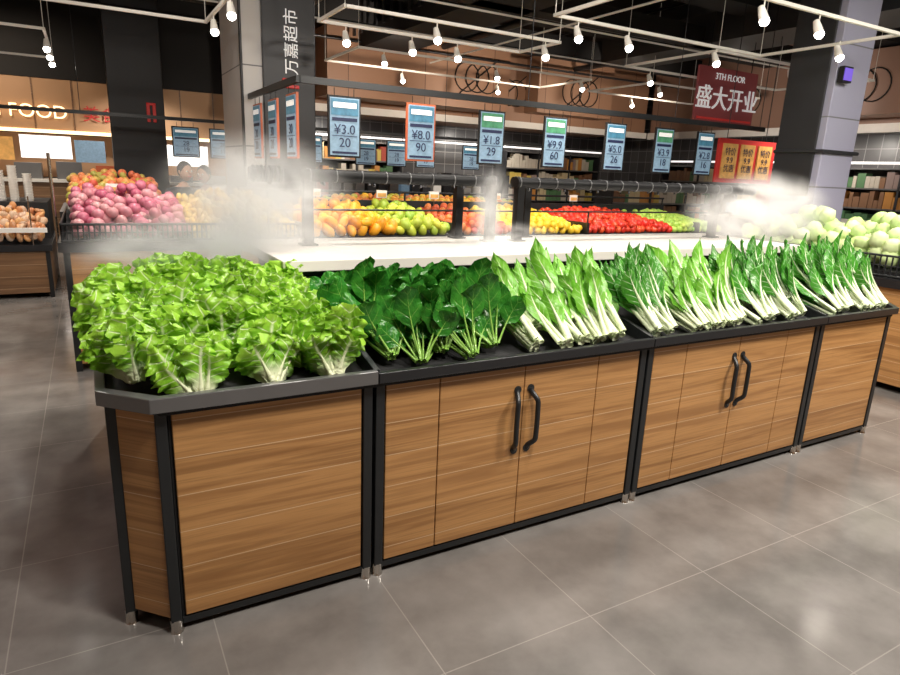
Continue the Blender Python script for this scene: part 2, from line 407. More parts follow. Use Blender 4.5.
for xd in (1.565, 2.985):
    for sg in (-1, 1):
        x = xd+sg*.050; z0, z1 = .43, .71; pts = []
        for q in range(25):
            t = q/24; e = min(1, min(t, 1-t)*5); e = e*e*(3-2*e)
            pts.append((x-sg*.016*(1-e)+sg*.004*sin(pi*t), FY+.002-.040*e, z0+(z1-z0)*t))
        mb.tube(pts, [.0125-.001*min(1, min(q, 24-q)/5) for q in range(25)], 'black', 10)
        for z in (z0, z1): mb.tube([(x-sg*.016, FY, z), (x-sg*.016, FY-.004, z)], .018, 'black', 12)
mb.obj('door_handles', parent=counter)

# misting rail
mb = MB()
for y, xa, xb, xc, xd, posts in ((3.38, .72, 2.22, 2.37, 4.72, (1.02, 2.19, 2.40, 4.28)), (3.60, .78, 2.10, 2.50, 4.5, (2.08, 2.62))):
    for a, b in ((xa, xb), (xc, xd)):
        mb.tube([(a, y, 1.555), (b, y, 1.555)], .034, 'railb', 14)
        n = int((b-a)/.145)
        for i in range(n+1): mb.ring((a+.02+i*(b-a-.04)/n, y, 1.555), .035, .004, 'x', 'rim')
        for i in range(0, n, 2): mb.tube([(a+.1+i*.145, y, 1.535), (a+.1+i*.145, y-.01, 1.505)], .009, 'char', 6)
    for x in posts:
        mb.box(x-.026, x+.026, y-.026, y+.026, 1.186, 1.56, 'railb'); mb.box(x-.045, x+.045, y-.045, y+.045, 1.186, 1.195, 'railb')
for x in (.85, 2.0, 2.6, 4.3): mb.tube([(x, 3.38, 1.555), (x, 3.6, 1.555)], .014, 'railb', 8)
for k in range(7): mb.ring((.74+k*.022, 3.38, 1.555), .036, .009, 'x', 'railb')
mb.obj('misting_rail', bevel=.002)

# ---------------------------------------------------------------- leaves
def leaf(mb, Mx, L, W, th0, bend, prof, ruf, freq, mat, nt=12, ns=8, cup=.25, rag=0., stem=None, twist=0, p=1.3, tipback=.1, tipruf=.7):
    ts = [i/nt for i in range(nt+1)]
    r = z = 0; cen = []
    for i, t in enumerate(ts):
        th = th0+bend*t**p
        cen.append((r, z, th)); r += sin(th)*L/nt; z += cos(th)*L/nt
    ph1, ph2, ph3 = [random.uniform(0, 6.28) for _ in range(3)]
    vs = []; uv = []
    xs, ys = prof
    for i, t in enumerate(ts):
        r, z, th = cen[i]; w = W*float(np.interp(t, xs, ys))
        env = min(1, max(0, (t-.15)*2.2))*ruf
        for j in range(ns+1):
            s = -1+2*j/ns; a = abs(s)
            ph = ph1 if s > 0 else ph2
            d = env*(a**1.6)*sin(2*pi*freq*t+ph)+env*tipruf*max(0, t-.6)*2.2*sin(s*freq*1.9+ph3)+env*.4*(a**.8)*sin(2*pi*freq*2.3*t+ph3+s*2)
            d -= cup*w*s*s
            y = s*w*(1+rag*sin(2*pi*freq*1.9*t+ph)*(a > .8))+env*.5*a*sin(2*pi*freq*1.5*t+ph*2)*(1 if s > 0 else -1)
            back = -tipback*L*s*s*max(0, t-.5)*2 + rag*L*.3*sin(s*10+ph3)*max(0, t-.8)*5*.3
            tw = twist*t
            nx, nz = cos(th), -sin(th); gx, gz = sin(th), cos(th)
            yy = y*cos(tw)-d*sin(tw); dd = y*sin(tw)+d*cos(tw)
            vs.append(Mx @ Vector((r+nx*dd+gx*back, yy, z+nz*dd+gz*back))); uv.append((t, s*.5+.5))
    fs = [(i*(ns+1)+j, i*(ns+1)+j+1, (i+1)*(ns+1)+j+1, (i+1)*(ns+1)+j) for i in range(nt) for j in range(ns)]
    mb.add(vs, fs, mat, True, uv)
    if stem:
        te, r0, r1 = stem; k = 7; sv = []; su = []; m = 0
        for i, t in enumerate(ts):
            if t > te+1e-6: break
            r, z, th = cen[i]; rr = r0+(r1-r0)*t/te; m += 1
            for q in range(k):
                a = 2*pi*q/k
                sv.append(Mx @ Vector((r+cos(th)*cos(a)*rr*.8, sin(a)*rr, z-sin(th)*cos(a)*rr*.8))); su.append((min(t*.4, .12), .5))
        sf = [(i*k+q, i*k+(q+1) % k, (i+1)*k+(q+1) % k, (i+1)*k+q) for i in range(m-1) for q in range(k)]
        sf.append(tuple(range(k)))
        mb.add(sv, sf, mat, True, su)
P_LET = ([0, .10, .25, .45, .75, .93, 1], [.20, .28, .50, .88, 1.1, .95, .70])
P_CHOY = ([0, .30, .40, .50, .66, .82, .93, 1], [.20, .14, .45, .82, 1, .85, .5, .06])
P_SPI = ([0, .44, .47, .52, .60, .72, .84, .92, .97, 1], [.04, .05, .42, .74, .95, 1, .88, .66, .42, .12])
def fanleaf(mb, i, n, L, W, prof, mat, spread, stem, ruf, freq, depth=.3, bend=(.2, .7), nt=16, ns=8, cup=.3, tw=.35, br=.03, tb=.04, rag=.02, p=1.3, tr=.7):
    lay = (i+.5)/n; fan = random.uniform(-spread, spread)
    face = -pi/2+random.uniform(-.55, .55)+fan*.5
    th0 = (lay-.55)*depth+random.uniform(-.06, .06); bd = random.uniform(*bend)*(.3+lay)
    Mx = Matrix.Translation((fan/spread*br, -(lay-.5)*br*1.5, random.uniform(-.006, .006))) @ Matrix.Rotation(fan, 4, 'Y') @ Matrix.Rotation(face, 4, 'Z')
    leaf(mb, Mx, L, W, th0, bd, prof, ruf, freq, mat, nt, ns, cup, rag, stem=stem, twist=random.uniform(-tw, tw), tipback=tb, p=p, tipruf=tr)
def mk_lettuce(seed):
    random.seed(seed); mb = MB(); n = 22
    for i in range(n):
        if i < n-5: L, W = random.uniform(.20, .28), random.uniform(.058, .078)
        else: L, W = random.uniform(.15, .20), random.uniform(.052, .066)
        fanleaf(mb, i, n, L, W, P_LET, 'lettuce', .52, (.60, .011, .002), random.uniform(.012, .019), random.uniform(3.0, 4.4), .9, (.25, .85), 28, 18, .35, .35, .020, .10, .09, 2.0, 1.0)
    return mb.obj('lettuce_mesh', link=False)
def mk_choy(seed, mat, n=13, W=.043, L=.43, spread=.24):
    random.seed(seed); mb = MB()
    for i in range(n):
        fanleaf(mb, i, n, L*random.uniform(.70, 1.06), W*random.uniform(.8, 1.25), P_CHOY, mat, spread, (.80, .0155, .0025), .007, random.uniform(2, 3.2), .34, (.1, .8), 18, 8, .35, .55, .042)
    return mb.obj('choy_mesh', link=False)
def mk_spinach(seed):
    random.seed(seed); mb = MB(); n = 22
    for i in range(n):
        fanleaf(mb, i, n, random.uniform(.20, .31), random.uniform(.046, .060), P_SPI, 'spinach', .62, (.60, .0055, .0025), .006, random.uniform(1.5, 2.6), .85, (.4, 1.2), 24, 10, .18, .4, .022, .01, .01, 1.6, .5)
    return mb.obj('spinach_mesh', link=False)
def place(name, me, x, y, z, beta, yaw, spin, sc=1.0, mir=1):
    o = bpy.data.objects.new(name, me); COL.objects.link(o)
    o.matrix_world = Matrix.Translation((x, y, z)) @ Matrix.Rotation(yaw, 4, 'Z') @ Matrix.Rotation(-beta, 4, 'X') @ Matrix.Rotation(spin, 4, 'Z') @ Matrix.Diagonal((sc*mir, sc, sc, 1))
    return o
lets = [mk_lettuce(s) for s in (1, 2, 3, 4)]
chl = [mk_choy(s, 'choy') for s in (11, 12, 13, 14)]
chd = [mk_choy(s, 'choyd', 13, .052, .44, .32) for s in (21, 22, 23, 24)]
spi = [mk_spinach(s) for s in (31, 32, 33, 34)]
random.seed(99)
U = random.uniform
def slopez(y): return .86+(y-2.1)*.185
k = 0
for row, (y, xs, be, dz, sc) in enumerate(((2.09, (.265, .49, .705), .72, .015, 1.0), (2.22, (.085,), .60, .02, .98), (2.30, (.17, .38, .60, .77), .52, .0, .98), (2.47, (.08, .28, .50, .70), .5, -.01, .98), (2.63, (.06, .22, .40, .60, .76), .4, -.02, .96), (2.80, (.08, .26, .46, .66), .3, -.04, .96), (2.96, (.09, .28, .48), .25, -.06, .96))):
    for x in xs:
        place('lettuce_head', lets[k % 4], x+U(-.015, .015), y+U(-.02, .02), slopez(y)+dz+U(-.02, .02), be+U(-.15, .15), U(-.2, .2)+(.4 if x < .1 else 0), U(-.6, .6), sc*U(.86, 1.02), random.choice((-1, 1))); k += 1
for row, (y, xs, be, dz) in enumerate(((2.105, (1.08, 1.32), .85, .02), (2.15, (.97, 1.20, 1.44), .84, .03), (2.34, (.95, 1.12, 1.30, 1.45), .72, .03), (2.50, (.98, 1.18, 1.36), .6, .0))):
    for x in xs:
        place('spinach_bunch', spi[k % 4], x+U(-.01, .01), y, slopez(y)+dz, be+U(-.06, .06), U(-.15, .15), U(-.3, .3), U(.98, 1.1), random.choice((-1, 1))); k += 1
seq = [(1.65, 0), (1.77, 0), (1.90, 0), (2.02, 0), (2.14, 0), (2.37, 1), (2.48, 1), (2.66, 0), (2.77, 0), (2.90, 0), (3.01, 0), (3.17, 1), (3.29, 1), (3.43, 1), (3.57, 1), (3.86, 1), (4.02, 1), (4.17, 1), (4.30, 1), (4.40, 1)]
for x, d in seq:
    for rr in range(2):
        ms = chd if d else chl
        y = 2.095+rr*.13
        place('choy_sum_bunch', ms[k % 4], x+U(-.02, .02)+rr*.04, y+U(-.02, .02), slopez(y)+.03+rr*.03, (1.0 if not d else .95)-rr*.06+U(-.09, .09), U(-.08, .16), U(-.4, .4), U(.86, 1.06), random.choice((-1, 1))); k += 1

# ---------------------------------------------------------------- fruit piles
def pile(name, x0, x1, y0, y1, z0, z1, r, cols, scale=(1, 1, 1), layers=2, sub=2, fn=None, rough=.4, jitter=.3):
    m = fruitmat(name+'_skin', cols, rough); mb = MB()
    nx = max(1, int((x1-x0)/(r*1.85))); ny = max(1, int((y1-y0)/(r*1.7)))
    for l in range(layers):
        for i in range(nx):
            for j in range(ny):
                if l and random.random() < .25*l: continue
                x = x0+(i+.5+(.5 if (j+l) % 2 else 0)*.8)*(x1-x0)/nx+U(-1, 1)*r*jitter
                if x > x1: continue
                y = y0+(j+.5)*(y1-y0)/ny+U(-1, 1)*r*jitter
                e = min(1, 2.2*min((x-x0)/(x1-x0), (x1-x)/(x1-x0))+.35) if layers > 1 else 1
                z = z0+(z1-z0)*(y-y0)/(y1-y0)+r*(.9+l*1.2*e)
                mb.ico((x, y, z), r*U(.85, 1.12), m, sub, scale, rrot(), fn)
    return mb.obj(name)
def island(x0, x1, y0, y1, zr, wd='woodx'):
    mb = MB()
    mb.box(x0+.04, x1-.04, y0+.04, y1-.04, .08, zr-.05, 'blackm')
    n = max(1, round((x1-x0)/1.2)); w = (x1-x0)/n
    for i in range(n):
        a = x0+i*w
        for yy in (y0, y1-.02): mb.box(a+.03, a+w-.03, yy, yy+.02, .06, zr-.08, wd)
    for i in range(n+1):
        for yy in (y0-.005, y1-.035):
            xx = min(max(x0+i*w, x0+.02), x1-.02); mb.box(xx-.022, xx+.022, yy, yy+.04, 0, zr-.05, 'black')
    n = max(1, round((y1-y0)/1.2)); w = (y1-y0)/n
    for i in range(n):
        a = y0+i*w
        for xx in (x0, x1-.02): mb.box(xx, xx+.02, a+.03, a+w-.03, .06, zr-.08, 'woody' if wd == 'woodx' else 'woodd')
    mb.box(x0-.03, x1+.03, y0-.03, y1+.03, zr-.08, zr-.01, 'char')
    return mb
def fence(mb, p, q, z0, z1, st=.035):
    p = Vector((*p, 0)); q = Vector((*q, 0)); n = int((q-p).length/st)
    for z in (z0, z1, (z0+z1)/2): mb.tube([(p.x, p.y, z), (q.x, q.y, z)], .010 if z != (z0+z1)/2 else .005, 'black', 6)
    for i in range(n+1):
        a = p.lerp(q, i/n); mb.tube([(a.x, a.y, z0), (a.x, a.y, z1)], .007, 'black', 5, False)
mb = island(-.2, 7.2, 5.4, 7.4, 1.0)
fence(mb, (-.2, 5.4), (1.55, 5.4), 1.0, 1.12); fence(mb, (-.2, 5.4), (-.2, 7.4), 1.0, 1.12)
for x in (1.6, 3.1, 4.8, 6.6): mb.box(x-.015, x+.015, 5.4, 7.3, .99, 1.12, 'black')
mb.box(1.3, 7.2, 6.55, 6.60, .99, 1.27, 'black')
mb.tube([(1.3, 5.42, 1.24), (7.2, 5.42, 1.24)], .010, 'black', 6)
mb.tube([(1.3, 6.57, 1.36), (7.2, 6.57, 1.36)], .014, 'char', 6)
for x in (1.3, 3.1, 4.8, 7.18):
    mb.tube([(x, 5.42, .95), (x, 5.42, 1.24)], .010, 'black', 6); mb.tube([(x, 6.57, .95), (x, 6.57, 1.36)], .012, 'black', 6)
mb.tube([(-.25, 6.0, .9), (-.25, 6.0, 1.62)], .014, 'chrome', 6)
vs = [(-.18, 5.42, .99), (7.18, 5.42, .99), (7.18, 6.4, 1.16), (-.18, 6.4, 1.16), (7.18, 7.38, .99), (-.18, 7.38, .99)]
mb.add(vs, [(0, 1, 2, 3), (3, 2, 4, 5)], 'blackm')
for i, x in enumerate((.2, 1.1, 2.05, 2.8, 3.45, 4.3, 5.5)):
    mb.box(x-.06, x+.06, 6.52, 6.54, 1.30, 1.38, 'whitep'); mb.box(x-.05, x+.05, 6.515, 6.52, 1.31, 1.35, 'amber')
    mb.tube([(x, 6.53, 1.1), (x, 6.53, 1.3)], .005, 'chrome', 5)
mb.obj('fruit_display_island')
pile('red_onion_pile', -.15, .66, 5.45, 6.45, 1.0, 1.22, .050, [(.36, .06, .12), (.52, .15, .22), (.62, .34, .34), (.32, .05, .09)], (1, 1, .9), 3)
pile('ginger_pile', .68, 1.55, 5.45, 6.45, .98, 1.18, .045, [(.66, .42, .06), (.72, .50, .12), (.50, .34, .05)], (1.3, .7, .7), 3)
pile('mango_pile', 1.65, 2.48, 5.45, 6.45, .99, 1.13, .060, [(.88, .34, .01), (.88, .46, .02), (.78, .27, .02)], (1.25, .8, .8), 2)
pile('green_mango_pile', 2.5, 3.08, 5.45, 6.45, .99, 1.13, .055, [(.36, .52, .05), (.62, .58, .05), (.26, .44, .05)], (1.2, .85, .85), 2)
pile('apple_pile', 3.15, 3.8, 5.45, 6.45, .99, 1.13, .045, [(.55, .04, .02), (.62, .26, .05), (.45, .02, .02)], (1, 1, .9), 2)
pile('lemon_pile', 3.85, 4.75, 5.45, 6.45, .99, 1.13, .045, [(.85, .58, .03), (.80, .45, .02)], (1.2, .9, .9), 2)
pile('tomato_pile', 4.85, 6.2, 5.45, 6.45, .99, 1.12, .045, [(.62, .02, .01), (.50, .03, .01), (.70, .09, .02)], (1, 1, .85), 2, rough=.25)
pile('lime_pile', 6.22, 7.1, 5.45, 6.45, .99, 1.10, .045, [(.25, .45, .06), (.5, .6, .1)], (1, 1, .9), 2)
pile('pomelo_pile', -.1, 6.9, 6.65, 7.3, 1.05, .96, .06, [(.75, .5, .05), (.7, .1, .03), (.4, .5, .06), (.8, .3, .03)], (1, 1, .9), 1)
mb = island(5.6, 6.95, .8, 4.3, .92)
for a, b in (((5.6, .8), (5.6, 4.3)), ((5.6, 4.3), (6.95, 4.3))): fence(mb, a, b, .93, 1.09, .045)
mb.box(5.65, 6.9, .85, 4.25, .90, .96, 'blackm')
mb.obj('vegetable_display_island')
def bump(v): return 1+.10*sin(v.x*9+1)*sin(v.y*10)*sin(v.z*9+2)+.07*sin(v.x*21)*sin(v.y*23+1)*sin(v.z*19)
pile('cauliflower_pile', 5.70, 6.85, 1.6, 4.18, .97, 1.0, .078, [(.44, .58, .24), (.62, .70, .38), (.34, .52, .14)], (1, 1, .85), 4, 3, bump, .6)

mb = island(-3.6, -.45, 8.56, 10.2, .62, 'woodd')
mb.box(-3.6, -.45, 9.2, 10.2, .6, 1.05, 'blackm')
mb.box(-3.6, -.45, 8.55, 8.6, .75, .80, 'whitep')
for i in range(6): mb.tube([(-.6-i*.5, 8.6, .6), (-.6-i*.5, 8.6, 1.15)], .008, 'chrome', 6)
mb.obj('bakery_counter')
pile('packaged_fruit_pile', -3.5, -.5, 8.63, 9.15, .62, .92, .05, [(.7, .34, .12), (.5, .42, .34), (.5, .16, .06), (.75, .45, .2), (.3, .12, .06)], (1.2, 1, .6), 3)
mb = MB()
for i in range(10):
    x = -1.9+i*.14; y = 9.35+.08*(i % 2); hh = U(.28, .5)
    for j in range(int(hh/.03)): mb.tube([(x, y, 1.05+j*.03), (x, y, 1.078+j*.03)], [.042, .052], 'whitep', 10)
mb.obj('paper_cup_stacks')
mb = island(3.0, 7.5, 9.6, 11.0, .85, 'woodd'); mb.obj('fruit_table')
pile('mixed_fruit_pile', 3.05, 7.4, 9.65, 10.9, .85, .98, .07, [(.85, .5, .03), (.7, .1, .03), (.3, .5, .06), (.85, .3, .03), (.5, .05, .1)], (1, 1, .9), 2)
mb = island(-.3, .9, 9.2, 11.0, .95, 'woodd'); mb.obj('fruit_table')
pile('dragonfruit_pile', -.25, .85, 9.25, 10.9, .95, 1.2, .06, [(.6, .08, .05), (.8, .3, .1), (.6, .5, .1), (.2, .4, .06)], (1.1, 1, .9), 3)
mb = island(2.7, 8.2, 11.6, 12.3, 1.1, 'woodd')
for i in range(22):
    x = 2.8+i*.24; mb.box(x, x+.18, 11.7, 12.0, 1.1, 1.1+U(.1, .5), random.choice(['whitep', 'dark', 'amber', 'poster', 'maroon', 'char', 'blackm', 'rim']))
mb.obj('checkout_counter')

def shelf(name, ax, a0, a1, b0, b1, z1=2.2, levels=5):
    mb = MB()
    def bx(p0, p1, q0, q1, u0, u1, m):
        if ax == 'x': mb.box(p0, p1, q0, q1, u0, u1, m)
        else: mb.box(q0, q1, p0, p1, u0, u1, m)
    bx(a0, a1, b1-.03, b1, 0, z1, 'dark')
    for l in range(levels+1):
        z = .1+l*(z1-.12)/levels; bx(a0, a1, b0, b1, z, z+.03, 'rim')
    n = round((a1-a0)/1.2)
    for i in range(n+1): x = a0+i*(a1-a0)/n; bx(x-.02, x+.02, b0, b1, 0, z1, 'dark')
    gm = [pm('pack_%d' % i, c, .4) for i, c in enumerate(((.5, .08, .05), (.6, .45, .1), (.10, .22, .1), (.55, .5, .42), (.3, .22, .2), (.55, .25, .06), (.25, .13, .07), (.6, .5, .3)))]
    for l in range(levels):
        z = .13+l*(z1-.12)/levels; x = a0+.05; g = random.choice(gm)
        while x < a1-.25:
            w = U(.07, .17); hh = U(.4, .85)*(z1-.12)/levels
            if random.random() < .4: g = random.choice(gm)
            bx(x, x+w*.92, b0+.03, b0+.25, z, z+hh, g); x += w
    return mb.obj(name)
shelf('grocery_shelf', 'x', 3.2, 6.6, 14.2, 14.7); shelf('grocery_shelf', 'x', 9.6, 12.8, 14.2, 14.7)
shelf('grocery_shelf', 'x', 8.9, 12.0, 9.4, 9.9, 1.5, 4)
mb = MB(); mb.box(3.2, 12.8, 14.15, 14.2, 2.28, 2.32, 'glowC'); mb.obj('shelf_light_strip')
shelf('grocery_shelf', 'y', 3.0, 12.2, 13.2, 13.7, 2.0)
mb = MB(); mb.box(13.1, 13.15, 3.0, 12.2, 2.08, 2.12, 'glowC'); mb.obj('shelf_light_strip')
mb = MB()
mb.box(-5, 2.9, 13.3, 14.1, 0, 1.15, 'woodd'); mb.box(-5, 2.9, 13.25, 14.15, 1.15, 1.2, 'white')
for i in range(12): mb.box(-4.8+i*.62, -4.4+i*.62, 13.5, 13.9, 1.2, 1.2+U(.1, .35), random.choice(['whitep', 'chrome', 'orange', 'rim']))
mb.box(-1.0, -.2, 14.12, 14.15, 1.55, 1.95, 'glowC'); mb.box(1.4, 2.2, 14.12, 14.15, 1.5, 1.9, 'glowC')
mb.box(-.15, .35, 14.12, 14.15, 1.5, 1.9, 'poster'); mb.box(-2.2, -1.1, 14.12, 14.15, 1.5, 1.9, 'amber')
mb.box(-5, 2.9, 14.9, 14.95, 1.2, 2.0, 'wallw')
mb.obj('kitchen_counter')
mb = MB()
mb.box(8.6, 12.0, 2.6, 3.6, 0, .85, 'woodd'); mb.box(8.55, 12.05, 2.55, 3.65, .85, .9, 'white')
mb.box(10.5, 12.5, 6.0, 8.5, 0, 1.0, 'dark'); mb.box(10.45, 12.55, 5.95, 8.55, 1.0, 1.05, 'white')
for i in range(8): mb.box(10.6, 10.9, 6.1+i*.3, 6.32+i*.3, 1.05, 1.05+U(.2, .5), random.choice(['whitep', 'orange', 'poster', 'maroon', 'rim']))
for i in range(12): mb.box(8.7+i*.27, 8.9+i*.27, 2.8, 3.2, .9, .9+U(.15, .5), random.choice(['whitep', 'amber', 'woodd', 'maroon', 'rim', 'dark']))
mb.obj('service_counter')

# ---------------------------------------------------------------- hanging price posters
def poster(x, y, ztop, w, hh, header, nums, rot=0, edge='blackm'):
    mb = MB()
    mb.box(-w/2-.018, w/2+.018, -.01, .012, -hh-.018, .018, edge)
    mb.box(-w/2, w/2, -.016, -.01, -hh, 0, 'poster'); mb.box(-w/2+.01, w/2-.01, -.019, -.016, -hh*.30, -.01, header)
    mb.box(-w/2+.03, w/2-.03, -.021, -.019, -hh*.17, -hh*.08, 'textw')
    mb.box(-w/2+.02, w/2-.02, -.019, -.016, -hh*.40, -hh*.34, 'ink')
    mb.box(-w/2+.02, w/2-.02, -.019, -.016, -hh*.66, -hh*.65, 'ink')
    mb.box(-w/2+.02, w/2-.02, -.019, -.016, -hh*.97, -hh*.93, 'ink')
    mb.tube([(-w/3, 0, .01), (-w/3, 0, .085)], .004, 'black', 5); mb.tube([(w/3, 0, .01), (w/3, 0, .085)], .004, 'black', 5)
    o = mb.obj('hanging_price_poster'); o.location = (x, y, ztop); o.rotation_euler = (0, 0, rot)
    text('price_digits', nums, (0, -.02, -hh*.665), hh*.23, 'ink', o, ext=.001)
    return o
xs = [2.18, 2.99, 3.84, 4.70, 5.62, 6.45, 7.22]
nn = ['¥3.0\n20', '¥8.0\n90', '¥1.8\n29', '¥9.9\n60', '¥5.0\n26', '¥3.9\n18', '¥2.8\n16']
for i, x in enumerate(xs):
    poster(x, 6.0, 2.235, .29, .52, 'posterg' if i in (2, 3, 5) else 'posterh', nn[i], edge='orange' if i == 1 else 'blackm')
mb = MB(); mb.box(1.75, 8.4, 5.98, 6.02, 2.33, 2.39, 'black')
for x in (1.9, 4.3, 6.6, 8.3): mb.tube([(x, 6, 2.39), (x, 6, 4.6)], .005, 'char', 5)
mb.box(1.72, 1.76, 5.98, 7.98, 2.33, 2.39, 'black')
mb.obj('poster_rail')
for y in (6.2, 6.9, 7.6): poster(1.74, y, 2.235, .31, .55, 'posterh', '30\n20', -pi/2, 'orange')
mb = MB(); mb.box(-1, 9, 10.98, 11.02, 2.2, 2.25, 'black')
for x in (0, 3, 6, 9): mb.tube([(x, 11, 2.25), (x, 11, 4.6)], .005, 'char', 5)
mb.obj('poster_rail')
for i, x in enumerate((1.4, 1.95, 3.4, 4.4, 5.0, 5.6, 6.6)): poster(x, 11.0, 2.1, .36, .42, 'posterh', '28\n19')
mb = MB()
mb.box(8.13, 9.45, 6.5, 6.53, 1.62, 2.25, 'red')
for a in (8.22, 8.62, 9.03): mb.box(a, a+.32, 6.48, 6.5, 1.68, 2.18, 'amber')
for x in (8.3, 9.2): mb.tube([(x, 6.51, 2.25), (x, 6.51, 4.6)], .006, 'char', 5)
bd = mb.obj('hanging_menu_board')
for a in (8.38, 8.78, 9.19): text('menu_lines', '特价\n9.9\n优惠', (a, 6.475, 1.94), .12, 'ink', bd, ext=.001)
mb = MB(); mb.box(8.1, 9.45, 7.0, 7.04, 2.5, 3.3, 'maroon')
mb.box(8.15, 9.4, 6.985, 7.0, 2.55, 2.58, 'red')
for x in (8.3, 9.3): mb.tube([(x, 7.02, 3.3), (x, 7.02, 4.6)], .008, 'char', 5)
g = mb.obj('grand_opening_sign')
text('sign_letters', '盛大开业', (8.78, 6.98, 2.84), .36, 'textw', g, ext=.008); text('sign_small_letters', '3TH FLOOR', (8.78, 6.98, 3.17), .13, 'textw', g)
mb = MB()
for cx, cz, yy in ((7.2, 3.5, 11.88), (8.5, 3.4, 12.68), (10.2, 3.5, 12.18)):
    for q in range(3): mb.ring((cx+.25*q-.25, yy, cz), .28, .012, 'y', 'blackm', 20, 5)
    mb.tube([(cx-.5, yy, cz-.4), (cx+.5, yy, cz+.4)], .012, 'blackm', 5)
for cy in (7, 4.5, 10):
    for q in range(3): mb.ring((12.98 if cy > 8.5 or cy < 5.5 else 12.28, cy+.25*q-.25, 3.4), .28, .012, 'x', 'blackm', 20, 5)
mb.obj('wall_line_art')

# ---------------------------------------------------------------- track lights
def track(x0, x1, y0, y1, z, heads):
    mb = MB(); w = .015; T = 'trackw'
    mb.box(x0, x1, y0-w, y0+w, z-.015, z+.015, T); mb.box(x0, x1, y1-w, y1+w, z-.015, z+.015, T)
    mb.box(x0-w, x0+w, y0-w, y1+w, z-.015, z+.015, T); mb.box(x1-w, x1+w, y0-w, y1+w, z-.015, z+.015, T)
    for x in (x0, x1):
        for y in (y0, y1): mb.tube([(x, y, z), (x, y, H)], .004, T, 5)
    for hx, hy in heads:
        mb.tube([(hx, hy, z-.015), (hx, hy, z-.09)], .007, T, 6)
        mb.tube([(hx, hy+.03, z-.06), (hx, hy+.005, z-.12), (hx, hy-.02, z-.175)], [.026, .036, .042], T, 12)
        mb.ico((hx, hy-.024, z-.185), .042, 'lamp', 2)
    mb.obj('track_light_frame')
track(2.3, 4.9, 6.3, 7.1, 3.1, [(2.6, 7.1), (3.3, 6.3), (4.0, 7.1), (4.7, 6.3), (3.4, 7.1)])
track(4.2, 7.4, 3.9, 5.5, 3.15, [(4.5, 5.5), (5.2, 5.5), (6.0, 3.9), (6.6, 5.5), (5.2, 3.9), (7.2, 4.4)])
track(7.0, 10.5, 5.8, 7.4, 3.2, [(7.5, 7.4), (8.5, 5.8), (9.5, 7.4), (10.2, 5.8)])
track(-.4, 1.3, 5.2, 8.0, 3.1, [(-.4, 6), (-.4, 7), (1.3, 5.6), (1.3, 6.6), (1.3, 7.5)])
track(-2.0, -.3, 9.8, 12.5, 3.1, [(-.3, 10.2), (-.3, 11), (-.3, 11.8), (-1.2, 9.8)])
track(3.6, 8.0, 9.3, 10.8, 3.3, [(4, 9.3), (5, 10.8), (6, 9.3), (7, 10.8), (7.8, 9.3)])
track(9.0, 12.0, 8.8, 10.5, 3.3, [(9.2, 8.8), (10.2, 10.5), (11.2, 8.8)])
track(8.0, 11.5, 2.4, 3.9, 3.2, [(8.5, 3.9), (9.5, 2.4), (10.5, 3.9)])

